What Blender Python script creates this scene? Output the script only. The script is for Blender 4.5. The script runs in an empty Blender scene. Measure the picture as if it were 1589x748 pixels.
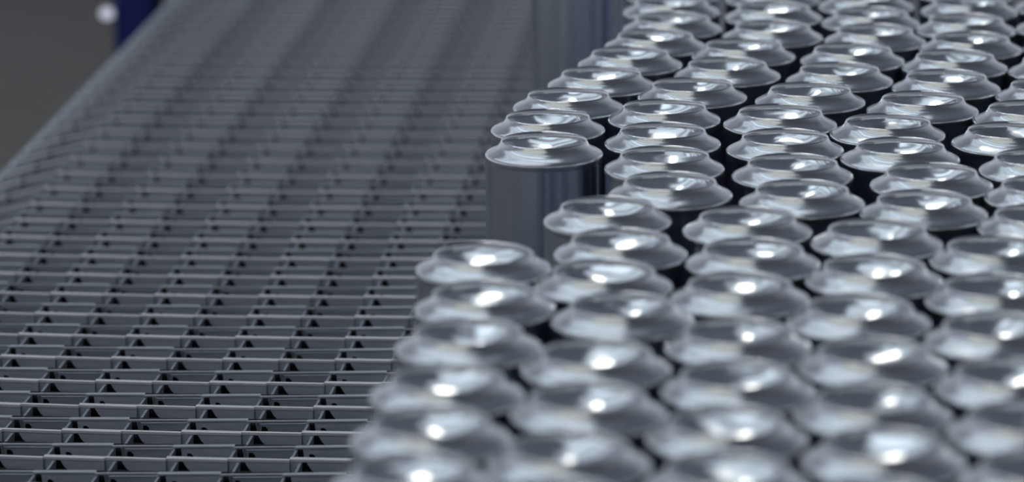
import bpy, bmesh, math, random
from mathutils import Vector, Matrix

# ------------------------------------------------------------------ camera, world, lights, exposure
scene = bpy.context.scene
COL = scene.collection
random.seed(7)
R = math.radians

CAM_H = 0.57584
cam_d = bpy.data.cameras.new('camera')
cam = bpy.data.objects.new('camera', cam_d)
COL.objects.link(cam)
cam.matrix_world = (Matrix.Translation((0, 0, CAM_H)) @ Matrix.Rotation(0.07296, 4, 'Z')
                    @ Matrix.Rotation(math.pi / 2 - 0.23159, 4, 'X') @ Matrix.Rotation(-0.00669, 4, 'Z'))
cam_d.sensor_width = 36.0
cam_d.lens = 5661.4 / 1589 * 36.0
cam_d.clip_start = 0.05
cam_d.clip_end = 100
cam_d.dof.use_dof = True
cam_d.dof.focus_distance = 2.08
cam_d.dof.aperture_fstop = 6.8
scene.camera = cam

scene.view_settings.view_transform = 'Standard'
scene.view_settings.look = 'None'
scene.view_settings.gamma = 1.0
scene.view_settings.exposure = 0.0

world = bpy.data.worlds.new('hall_ambience')
scene.world = world
world.use_nodes = True
wn = world.node_tree
wn.nodes.clear()
w_out = wn.nodes.new('ShaderNodeOutputWorld')
w_bg = wn.nodes.new('ShaderNodeBackground')
w_tc = wn.nodes.new('ShaderNodeTexCoord')
w_sep = wn.nodes.new('ShaderNodeSeparateXYZ')
w_mr = wn.nodes.new('ShaderNodeMapRange')
w_mr.inputs['From Min'].default_value = 0.0
w_mr.inputs['From Max'].default_value = 0.6
w_ramp = wn.nodes.new('ShaderNodeValToRGB')
w_ramp.color_ramp.elements[0].color = (0.235, 0.252, 0.285, 1)
w_ramp.color_ramp.elements[0].position = 0.15
w_ramp.color_ramp.elements[1].color = (0.052, 0.059, 0.074, 1)
w_ramp.color_ramp.elements[1].position = 0.95
wn.links.new(w_tc.outputs['Generated'], w_sep.inputs[0])
wn.links.new(w_sep.outputs['Z'], w_mr.inputs['Value'])
wn.links.new(w_mr.outputs[0], w_ramp.inputs[0])
w_my = wn.nodes.new('ShaderNodeMapRange')          # background added brighter towards far left, to lift domes and belt
w_my.inputs['From Min'].default_value = -1.0
w_my.inputs['From Max'].default_value = 1.0
w_my.inputs['To Min'].default_value = 0.75
w_my.inputs['To Max'].default_value = 1.9
w_dot = wn.nodes.new('ShaderNodeVectorMath')
w_dot.operation = 'DOT_PRODUCT'
w_dot.inputs[1].default_value = (-0.5, 0.85, 0.0)
wn.links.new(w_tc.outputs['Generated'], w_dot.inputs[0])
wn.links.new(w_dot.outputs['Value'], w_my.inputs['Value'])
wn.links.new(w_my.outputs[0], w_bg.inputs[1])
wn.links.new(w_ramp.outputs[0], w_bg.inputs[0])
wn.links.new(w_bg.outputs[0], w_out.inputs[0])

FLOOR_Z = -0.90
# ceiling lights: (x, y, z, length along y, width along x, colour, strength)
LAMPS = [(-0.55, 4.9, 4.0, 0.62, 0.62, (1.0, 0.97, 0.88), 9.0)]
for q in range(7):            # rows of long tube lights over the aisle left of the conveyor
    LAMPS.append((-3.05 + (0.0, 0.35, -0.25, 0.15, -0.35, 0.3, 0.0)[q], 5.6 - 1.45 * q, 4.3, 0.95, 6.4, (0.76, 0.88, 1.0) if q < 4 else (0.97, 1.0, 0.95), (0.95, 0.95, 1.35, 0.95, 0.8, 0.8, 0.8)[q]))

# ------------------------------------------------------------------ helpers
def mat(name, color, rough=0.5, metal=0.0, spec=0.5):
    m = bpy.data.materials.new(name)
    m.use_nodes = True
    b = m.node_tree.nodes['Principled BSDF']
    b.inputs['Base Color'].default_value = (*color, 1)
    b.inputs['Roughness'].default_value = rough
    b.inputs['Metallic'].default_value = metal
    b.inputs['Specular IOR Level'].default_value = spec
    return m

def noise_color(m, c1, c2, scale, detail=3.0, stretch=(1, 1, 1), lo=0.35, hi=0.65):
    nt = m.node_tree
    b = nt.nodes['Principled BSDF']
    tc = nt.nodes.new('ShaderNodeTexCoord')
    mp = nt.nodes.new('ShaderNodeMapping')
    mp.inputs['Scale'].default_value = stretch
    nz = nt.nodes.new('ShaderNodeTexNoise')
    nz.inputs['Scale'].default_value = scale
    nz.inputs['Detail'].default_value = detail
    cr = nt.nodes.new('ShaderNodeValToRGB')
    cr.color_ramp.elements[0].position = lo
    cr.color_ramp.elements[1].position = hi
    cr.color_ramp.elements[0].color = (*c1, 1)
    cr.color_ramp.elements[1].color = (*c2, 1)
    nt.links.new(tc.outputs['Object'], mp.inputs[0])
    nt.links.new(mp.outputs[0], nz.inputs['Vector'])
    nt.links.new(nz.outputs['Fac'], cr.inputs[0])
    nt.links.new(cr.outputs[0], b.inputs['Base Color'])
    return nz

def add_bump(m, scale, strength, dist, stretch=(1, 1, 1), rand=False, detail=2.0):
    nt = m.node_tree
    b = nt.nodes['Principled BSDF']
    tc = nt.nodes.new('ShaderNodeTexCoord')
    mp = nt.nodes.new('ShaderNodeMapping')
    mp.inputs['Scale'].default_value = stretch
    nz = nt.nodes.new('ShaderNodeTexNoise')
    nz.inputs['Scale'].default_value = scale
    nz.inputs['Detail'].default_value = detail
    bp = nt.nodes.new('ShaderNodeBump')
    bp.inputs['Strength'].default_value = strength
    bp.inputs['Distance'].default_value = dist
    nt.links.new(tc.outputs['Object'], mp.inputs[0])
    if rand:
        oi = nt.nodes.new('ShaderNodeObjectInfo')
        mu = nt.nodes.new('ShaderNodeVectorMath')
        mu.operation = 'SCALE'
        mu.inputs[0].default_value = (7.3, 3.1, 5.7)
        nt.links.new(oi.outputs['Random'], mu.inputs['Scale'])
        nt.links.new(mu.outputs[0], mp.inputs['Location'])
    nt.links.new(mp.outputs[0], nz.inputs['Vector'])
    nt.links.new(nz.outputs['Fac'], bp.inputs['Height'])
    nt.links.new(bp.outputs[0], b.inputs['Normal'])

def emission(name, color, strength):
    m = bpy.data.materials.new(name)
    m.use_nodes = True
    nt = m.node_tree
    nt.nodes.clear()
    o = nt.nodes.new('ShaderNodeOutputMaterial')
    e = nt.nodes.new('ShaderNodeEmission')
    e.inputs[0].default_value = (*color, 1)
    e.inputs[1].default_value = strength
    nt.links.new(e.outputs[0], o.inputs[0])
    return m

def to_mesh(name, bm, mats, smooth=False):
    me = bpy.data.meshes.new(name)
    bmesh.ops.recalc_face_normals(bm, faces=bm.faces)
    bm.to_mesh(me)
    bm.free()
    for m in (mats if isinstance(mats, (list, tuple)) else [mats]):
        me.materials.append(m)
    if smooth:
        for p in me.polygons:
            p.use_smooth = True
    return me

def link(name, data, parent=None, loc=(0, 0, 0), rot=(0, 0, 0)):
    o = bpy.data.objects.new(name, data)
    COL.objects.link(o)
    o.parent = parent
    o.location = loc
    o.rotation_euler = rot
    return o

def tag(o, label=None, cat=None, group=None, kind=None):
    if label: o['label'] = label
    if cat: o['category'] = cat
    if group: o['group'] = group
    if kind: o['kind'] = kind
    return o

def box(bm, x0, x1, y0, y1, z0, z1, mi=0):
    vs = [bm.verts.new(p) for p in ((x0, y0, z0), (x1, y0, z0), (x1, y1, z0), (x0, y1, z0),
                                    (x0, y0, z1), (x1, y0, z1), (x1, y1, z1), (x0, y1, z1))]
    for f in ((0, 3, 2, 1), (4, 5, 6, 7), (0, 1, 5, 4), (1, 2, 6, 5), (2, 3, 7, 6), (3, 0, 4, 7)):
        bm.faces.new([vs[i] for i in f]).material_index = mi

def lathe(bm, prof, n=64, mi=0, closed=False):
    rings = []
    for r, z in prof:
        if r < 1e-6:
            rings.append([bm.verts.new((0, 0, z))])
        else:
            rings.append([bm.verts.new((r * math.cos(2 * math.pi * k / n), r * math.sin(2 * math.pi * k / n), z)) for k in range(n)])
    pairs = list(zip(rings, rings[1:])) + ([(rings[-1], rings[0])] if closed else [])
    for a, b in pairs:
        if len(a) == 1 and len(b) == 1:
            continue
        for k in range(n):
            k2 = (k + 1) % n
            if len(a) == 1:
                f = bm.faces.new((a[0], b[k], b[k2]))
            elif len(b) == 1:
                f = bm.faces.new((a[k], b[0], a[k2]))
            else:
                f = bm.faces.new((a[k], b[k], b[k2], a[k2]))
            f.material_index = mi

# ------------------------------------------------------------------ materials
M = {}
M['concrete'] = mat('concrete_floor', (0.06, 0.06, 0.056), 0.75)
noise_color(M['concrete'], (0.185, 0.178, 0.155), (0.245, 0.235, 0.21), 0.8, 4)
M['belt'] = mat('belt_grey', (0.12, 0.13, 0.15), 0.42, 0.0, 0.6)
noise_color(M['belt'], (0.55, 0.605, 0.71), (0.66, 0.71, 0.80), 60, 4, (1, 1, 6))
M['belt_edge'] = mat('belt_pale_edge', (0.30, 0.31, 0.33), 0.32, 0.2)  # A rails coloured much paler than the strip faces
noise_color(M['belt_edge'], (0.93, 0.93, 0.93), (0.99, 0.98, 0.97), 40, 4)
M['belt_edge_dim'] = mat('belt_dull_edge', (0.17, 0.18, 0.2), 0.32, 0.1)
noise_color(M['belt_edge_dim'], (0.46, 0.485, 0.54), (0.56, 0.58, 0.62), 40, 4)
M['belt_link'] = mat('belt_link_grey', (0.36, 0.385, 0.43), 0.5)
M['rod'] = mat('rod_gap_shade', (0.04, 0.04, 0.045), 0.8, 0.0, 0.05)  # cross rods coloured near black to stand in for shade in the gaps
M['frame'] = mat('dark_frame', (0.012, 0.012, 0.014), 0.7)
M['blue'] = mat('blue_paint', (0.012, 0.022, 0.22), 0.5)
M['black'] = mat('black_rubber', (0.012, 0.012, 0.014), 0.6)
M['white'] = emission('knob_glow', (0.80, 0.83, 1.0), 0.75)  # emissive white for the small round knob
M['lamp_shell'] = mat('lamp_shell', (0.3, 0.3, 0.31), 0.5)

M['alu_wall'] = mat('can_wall_aluminium', (0.66, 0.71, 0.80), 0.2, 1.0)
add_bump(M['alu_wall'], 220, 0.25, 0.0004, (1, 1, 0.02), True)
M['alu_base'] = mat('can_base_aluminium', (0.84, 0.86, 0.88), 0.22, 1.0)
add_bump(M['alu_base'], 70, 0.5, 0.0016, (1, 1, 1), True, 1.0)
M['alu_ring'] = mat('can_ring_aluminium', (0.86, 0.88, 0.90), 0.12, 1.0)
M['alu_dome'] = mat('can_dome_aluminium', (0.86, 0.88, 0.90), 0.16, 1.0)
add_bump(M['alu_dome'], 30, 1.0, 0.0060, (1, 1, 1), True, 1.0)

# ------------------------------------------------------------------ hall
bm = bmesh.new()
box(bm, -9, 7, -4, 16, FLOOR_Z - 0.1, FLOOR_Z)
tag(link('floor', to_mesh('floor', bm, M['concrete'])), kind='structure')

for i, (x, y, z, ly, lx, c, s) in enumerate(LAMPS):
    bm = bmesh.new()
    box(bm, -lx / 2 - .03, lx / 2 + .03, -ly / 2 - .03, ly / 2 + .03, 0.004, 0.09)
    root = link('ceiling_light', to_mesh('lamp_housing', bm, M['lamp_shell']), None, (x, y, z))
    bm = bmesh.new()
    box(bm, -lx / 2, lx / 2, -ly / 2, ly / 2, -0.006, 0.004)
    link('diffuser', to_mesh('diffuser', bm, emission('lamp_glow', c, s)), root)
    if i == 0:
        tag(root, 'bright compact high-bay lamp hanging above the far end of the conveyor', 'lamp')
    else:
        tag(root, 'long ceiling light over the aisle left of the conveyor, ' + ('farthest row', 'second row from the far end', 'third row from the far end', 'middle row',
            'third row from the near end', 'second row from the near end', 'nearest row')[i - 1], 'lamp', 'ceiling lights over the aisle')

# ------------------------------------------------------------------ conveyor belt
L = 0.034119                 # distance between links across the belt
P = 0.052203                  # distance between matching strips along the belt
X0 = -0.36525
EDGE = -0.589
K0, K1 = -7, 29             # link columns
A_REF = 2.27147

def bow(x):
    u = min(x, 0.0) + 0.367
    y = 0.170 * u * u
    if x > 0:
        y += x * 0.34 * 0.367
    return y

def droop(x):
    u = -0.541 - x
    return -0.30 * u if u > 0 else 0.0

HT = 0.0105
def prism(bm, pts, y_of, d, mi=0):
    """polygon in (x, z), front face at y_of(x), thickness d going back"""
    f = [bm.verts.new((x, y_of(x), z + droop(x))) for x, z in pts]
    b = [bm.verts.new((x, y_of(x) + d, z + droop(x))) for x, z in pts]
    bm.faces.new(f).material_index = mi
    bm.faces.new(b[::-1]).material_index = mi
    n = len(pts)
    for i in range(n):
        j = (i + 1) % n
        bm.faces.new((f[j], f[i], b[i], b[j])).material_index = mi

def skewbox(bm, xa, ya, xb, yb, w, z0, z1, mi=0):
    """bar from (xa, ya) back to (xb, yb) forward, width w across"""
    vs = []
    for z in (z0, z1):
        for (x, y) in ((xa - w / 2, ya), (xa + w / 2, ya), (xb + w / 2, yb), (xb - w / 2, yb)):
            vs.append(bm.verts.new((x, y, z + droop(x))))
    for f in ((0, 1, 2, 3), (7, 6, 5, 4), (0, 4, 5, 1), (1, 5, 6, 2), (2, 6, 7, 3), (3, 7, 4, 0)):
        bm.faces.new([vs[i] for i in f]).material_index = mi

def strip_mesh(kind):
    bm = bmesh.new()
    mm = 0.001
    for k in range(K0, K1):
        xs = X0 + k * L
        xl = max(xs, EDGE)
        xr = xs + L
        odd = (k % 2 == 0)           # the darker, more open columns
        if kind == 'A':
            sk = 0.0010
            yf = lambda x, xs=xs: bow(x) + sk - 2 * sk * (x - xs) / L
            # top rail
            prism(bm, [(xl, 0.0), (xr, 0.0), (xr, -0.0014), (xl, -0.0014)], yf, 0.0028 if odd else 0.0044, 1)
            u = lambda v, xs=xs: xs + v * mm
            if xs >= EDGE:
                pts = [(u(0.0), -0.0014), (xr, -0.0014), (xr, -HT), (u(15), -HT), (u(13.4), -0.0072), (u(11.6), -0.0056), (u(9.4), -0.0018), (u(6.9), -0.0018),
                       (u(6.5), -HT), (u(5.6), -HT), (u(5.2), -0.0048), (u(3.2), -0.0048), (u(2.6), -HT), (u(0), -HT)]
            else:
                pts = [(xl, -0.0014), (xr, -0.0014), (xr, -HT), (xl, -HT)]
            yp = lambda x, yf=yf: yf(x) + 0.0006
            prism(bm, pts, yp, 0.0012, 0)
            if xs >= EDGE + 0.005:
                xa = xs + 0.0060
                skewbox(bm, xa, bow(xa) + 0.0005, xa - 0.0004, bow(xa) - 0.0252, 0.0014, -HT, -0.0019, 3)
        else:
            sk = 0.0009
            yf = lambda x, xs=xs: bow(x) - sk + 2 * sk * (x - xs) / L
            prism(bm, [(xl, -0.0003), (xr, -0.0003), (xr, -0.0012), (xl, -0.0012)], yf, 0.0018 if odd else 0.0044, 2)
            u = lambda v, xs=xs: xs + v * mm
            rec = 0.0030 if odd else 0.0005
            if xs >= EDGE:
                pts = [(u(-0.6), -0.0014), (u(1.2), -0.0014), (u(1.2), -HT), (u(-.6), -HT)]
                yp = lambda x, yf=yf, rec=rec: yf(x) + rec
                prism(bm, pts, yp, 0.0012, 0)
                t_ = -0.0029 if odd else -0.0014
                pts = [(u(4.4), t_), (xr, t_), (xr, -HT), (u(11.8), -HT), (u(11.2), -0.0058), (u(9.8), -0.0044), (u(7.8), -0.0044),
                       (u(7.2), -HT), (u(5.2), -HT), (u(4.8), -0.0055)]
                prism(bm, pts, yp, 0.0012, 0)
            else:
                prism(bm, [(xl, -0.0014), (xr, -0.0014), (xr, -HT), (xl, -HT)], lambda x: yf(x) + rec, 0.0012, 0)
            if xs >= EDGE + 0.005:
                xa = xs + 0.0007
                skewbox(bm, xa, bow(xa) + 0.0005, xa - 0.0007, bow(xa) - 0.0238, 0.0014, -HT, -0.0019, 3)
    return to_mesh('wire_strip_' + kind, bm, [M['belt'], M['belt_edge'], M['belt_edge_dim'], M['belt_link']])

belt = link('conveyor_belt', None)
tag(belt, 'wide grey flat-wire conveyor belt of interlocking strips carrying all the cans', 'conveyor belt')
meshA, meshB = strip_mesh('A'), strip_mesh('B')
bm = bmesh.new()
xs_ = [EDGE + 0.004 + i * 0.034 for i in range(36)]
N = 8
prev = None
for x in xs_:
    ring = [bm.verts.new((x, bow(x) + 0.0085 + 0.0037 * math.cos(2 * math.pi * a / N), -0.0052 + droop(x) + 0.0037 * math.sin(2 * math.pi * a / N))) for a in range(N)]
    if prev:
        for a in range(N):
            bm.faces.new((prev[a], ring[a], ring[(a + 1) % N], prev[(a + 1) % N]))
    prev = ring
rod_mesh = to_mesh('cross_rod', bm, M['rod'], True)
bm = bmesh.new()
lathe(bm, [(0, -.0025), (.004, -.0025), (.0055, -.001), (.0055, .0005), (.004, .002), (0, .0025)], 14)
head_mesh = to_mesh('rod_head', bm, M['belt'], True)
bm = bmesh.new()
# edge plate closing each row at the belt's outer side
pr = [(-0.0235, -0.012), (-0.0235, -0.003), (-0.017, -0.0005), (-0.006, 0.0002), (0.004, -0.0005), (0.0105, -0.003), (0.0105, -0.012)]
f = [bm.verts.new((-0.0012, y, z)) for y, z in pr]
b = [bm.verts.new((0.0012, y, z)) for y, z in pr]
bm.faces.new(f); bm.faces.new(b[::-1])
for i in range(len(pr)):
    j = (i + 1) % len(pr)
    bm.faces.new((f[j], f[i], b[i], b[j]))
plate_mesh = to_mesh('edge_plate', bm, M['belt'])

n0 = int((1.17 - A_REF) / P)
n1 = int((4.4 - A_REF) / P)
for n in range(n0, n1):
    y = A_REF + n * P
    link('wire_strip', meshA, belt, (0, y, 0))
    link('wire_strip', meshB, belt, (0, y - 0.0269, 0))
    for dy in (0, -0.0269):
        r_ = link('cross_rod', rod_mesh, belt, (0, y + dy, 0))
        link('rod_head', head_mesh, r_, (EDGE - 0.003, bow(EDGE) + 0.0085, -0.0062 + droop(EDGE)), (0, R(90), 0))
    link('edge_plate', plate_mesh, belt, (EDGE, y + bow(EDGE), droop(EDGE) - 0.0005))

# supporting frame under the belt
bm = bmesh.new()
box(bm, -0.565, 0.60, 1.1, 4.5, -0.10, -0.045)
frame = link('support_frame', to_mesh('frame_bed', bm, M['frame']))
tag(frame, 'dark steel bed and side channel carrying the belt from below', 'frame')
for x in (-0.50, 0.54):
    for y in (1.4, 2.7, 4.2):
        bm = bmesh.new()
        box(bm, -0.03, 0.03, -0.03, 0.03, FLOOR_Z, -0.10)
        link('leg', to_mesh('frame_leg', bm, M['frame']), frame, (x, y, 0))
for i in range(14):
    bm = bmesh.new()
    box(bm, -0.55, 0.585, -0.006, 0.006, -0.045, -HT - 0.0165 if False else -0.0285)
    link('wear_strip', to_mesh('wear_strip', bm, M['frame']), frame, (0, 1.15 + i * 0.25, 0))

# blue post behind the far left edge
PY = 3.73
bm = bmesh.new()
box(bm, -0.021, 0.021, -0.03, 0.03, FLOOR_Z, 0.22)
bmesh.ops.bevel(bm, geom=bm.edges[:], offset=0.003, segments=2, affect='EDGES')
post = link('blue_post', to_mesh('post_tube', bm, M['blue']), None, (-0.6625, PY, 0))
tag(post, 'dark blue steel post beside the far left edge of the belt', 'post')
bm = bmesh.new()
lathe(bm, [(0, .012), (.003, .0115), (.0055, .008), (.006, .004), (.006, 0), (.004, 0), (.004, -.012), (0, -.012)], 24)
k_ = link('white_knob', to_mesh('knob', bm, M['white'], True), post, (-0.0265, -0.033, -0.0601), (R(80), 0, R(-10)))
bm = bmesh.new()
box(bm, -0.0275, -0.018, -0.034, -0.029, -0.0625, -0.0577)
link('bracket', to_mesh('bracket', bm, M['blue']), post)
k_['label'] = 'small round white knob on the post'
bm = bmesh.new()
box(bm, -0.028, 0.028, -0.015, 0.015, FLOOR_Z, 0.20)
bmesh.ops.bevel(bm, geom=bm.edges[:], offset=0.002, segments=1, affect='EDGES')
bp = link('black_post', to_mesh('black_post', bm, M['black']), None, (-0.632, PY + 0.22, 0))
tag(bp, 'nearly black upright standing right behind the blue post', 'post')

# ------------------------------------------------------------------ cans, upside down
RC, H = 0.0327, 0.165
CN = 72
bm = bmesh.new()
lathe(bm, [(RC, 0.0), (RC, 0.04), (RC, 0.08), (RC, 0.12), (RC, H - 0.0115)], CN)
lathe(bm, [(RC - .0003, 0.0), (RC - .0003, 0.08), (RC - .0003, H - 0.0115)], CN)
lathe(bm, [(RC, 0.0), (RC - .0003, 0.0)], CN)
body_mesh = to_mesh('can_body', bm, M['alu_wall'], True)
bm = bmesh.new()
sh = [(RC, H - 0.0118), (RC + .0003, H - 0.0103), (RC + .0004, H - 0.0093), (RC + .0003, H - 0.0083), (RC - .0002, H - 0.0074), (RC - .0014, H - 0.0067),
      (RC - .0034, H - 0.0058), (RC - .0054, H - 0.0048), (RC - .0068, H - 0.0037), (RC - .0078, H - 0.0024), (RC - .0084, H - 0.0011)]
lathe(bm, sh, CN)
shoulder_mesh = to_mesh('can_shoulder', bm, M['alu_base'], True)
bm = bmesh.new()
rr = RC - .0084
ring = [(rr, H - .0011), (rr - .0003, H - .0003), (rr - .0008, H), (rr - .0013, H - .0004), (rr - .0016, H - .0014), (rr - .0018, H - .0034)]
lathe(bm, ring, CN)
ring_mesh = to_mesh('can_ring', bm, M['alu_ring'], True)
bm = bmesh.new()
r_d = rr - .0018
depth, z_d = 0.0068, H - .0034
Rs = (r_d ** 2 + depth ** 2) / (2 * depth)
dome = []
for i in range(13):
    r = r_d * (1 - i / 12)
    z = z_d - (math.sqrt(Rs ** 2 - r ** 2) - (Rs - depth))
    dome.append((r, z))
dome[-1] = (0, dome[-1][1])
lathe(bm, dome, CN)
dome_mesh = to_mesh('can_dome', bm, M['alu_dome'], True)

ORD = ['frontmost', 'second', 'third', 'fourth', 'fifth', 'sixth', 'seventh', 'eighth', 'ninth', 'tenth', 'eleventh', 'twelfth',
       'thirteenth', 'fourteenth', 'fifteenth', 'sixteenth', 'seventeenth', 'eighteenth', 'nineteenth', 'twentieth']
COLUMNS = {
    0: [(-139.1, 1712.5), (-132.3, 1634.5), (-133.9, 1563.6), (-136.5, 1485.5), (-137.0, 1418.5), (-137.3, 1352.2), (-136.1, 1286.0)],
    1: [(-71.0, 2520.1), (-69.5, 2452.5), (-66.9, 2386.2), (-76.1, 2320.6), (-89.7, 2255.7), (-104.5, 2186.2), (-120.7, 2116.5), (-128.7, 2049.5), (-126.8, 1983.2)],
    2: [(-1.1, 2505.9), (-0.3, 2431.6), (-0.7, 2356.6), (-18.8, 2287.3), (-28.2, 2220.3), (-48.2, 2151.1), (-62.9, 2082.2), (-61.7, 2013.5), (-58.7, 1947.2), (-53.5, 1880.4), (-83.7, 1818.4), (-74.0, 1745.6), (-79.2, 1679.5), (-67.5, 1614.2), (-75.4, 1530.3), (-75.1, 1459.4), (-79.2, 1385.6), (-78.4, 1319.3)],
    3: [(63.9, 2546.7), (62.9, 2477.1), (64.5, 2410.8), (65.5, 2344.5), (49.8, 2274.0), (40.5, 2205.6), (22.1, 2138.6), (4.3, 2069.8), (7.0, 1998.3), (10.9, 1930.0), (15.6, 1863.3), (-12.2, 1797.8), (-8.9, 1727.7), (-14.6, 1657.2), (-14.2, 1569.3), (-13.8, 1497.6), (-17.3, 1425.4), (-16.1, 1359.1), (-17.6, 1292.8)],
    4: [(133.1, 2529.4), (132.1, 2459.4), (126.3, 2386.9), (125.9, 2317.2), (112.9, 2252.2), (104.5, 2183.8), (87.7, 2113.4), (65.3, 2043.8), (70.2, 1976.4), (84.6, 1909.0), (78.1, 1841.3), (52.3, 1773.1), (49.1, 1695.6), (40.2, 1616.7), (44.6, 1538.8), (42.7, 1463.0), (45.3, 1396.0), (42.5, 1327.0)],
    5: [(196.9, 2476.6), (192.3, 2393.3), (192.2, 2316.7), (178.0, 2239.8), (165.6, 2158.0), (148.4, 2086.7), (133.1, 2021.8), (144.4, 1948.5), (144.0, 1879.5), (136.5, 1809.9), (109.6, 1738.3), (104.4, 1659.0), (100.9, 1585.8), (102.6, 1506.6), (104.4, 1438.1), (105.9, 1369.0), (104.1, 1302.5)],
    6: [(260.0, 2497.0), (254.9, 2415.0), (254.1, 2340.6), (240.7, 2261.5), (228.0, 2180.2), (212.6, 2105.1), (197.1, 2040.7), (207.5, 1968.9), (206.8, 1900.5), (200.9, 1827.4), (173.9, 1755.1), (167.2, 1680.3), (164.0, 1606.1), (165.4, 1527.9), (167.5, 1458.4), (169.0, 1389.6), (167.1, 1323.4)],
    9: [(-139.9, 2563.4)],
}
ROWNAME = {
    0: 'the short near outer line',
    1: 'the far outer line',
    2: 'the second line from bare belt',
    3: 'the third line from bare belt',
    4: 'the fourth line from bare belt',
    5: 'the line at picture right edge',
    6: 'the line past picture right edge',
}
first = []
def make_can(x, y, label):
    rz = 0.0
    if not first:
        t = link('beverage_can', body_mesh)
        kids = [link('base_shoulder', shoulder_mesh, t), link('stand_ring', ring_mesh, t), link('dome', dome_mesh, t)]
        first.extend([t] + kids)
    else:
        t = first[0].copy()
        COL.objects.link(t)
        for k in first[1:]:
            c = k.copy()
            COL.objects.link(c)
            c.parent = t
    t.location = (x, y, 0.0001)
    t.rotation_euler = (0, 0, rz)
    tag(t, label, 'can', 'upside-down beverage cans on the belt')
    return t

for c, pts in COLUMNS.items():
    order = sorted(pts, key=lambda p: p[1])
    for i, (x, y) in enumerate(order):
        if c == 9:
            lab = 'can standing apart beside the far outer line, top cut off by the picture'
        elif c == 1 and i == 0:
            lab = 'can at the near end of the far outer line, its whole bare silver side showing'
        elif c == 0 and i == len(order) - 1:
            lab = 'rearmost can of the short front line beside the bare belt, dark left side showing'
        elif i == len(order) - 1:
            lab = 'upside-down silver can, rearmost of ' + ROWNAME[c]
        else:
            lab = 'upside-down silver can, ' + (ORD[i] if i == 0 else ORD[i] + ' from the front') + ' in ' + ROWNAME[c]
        make_can(x / 1000, y / 1000, lab)
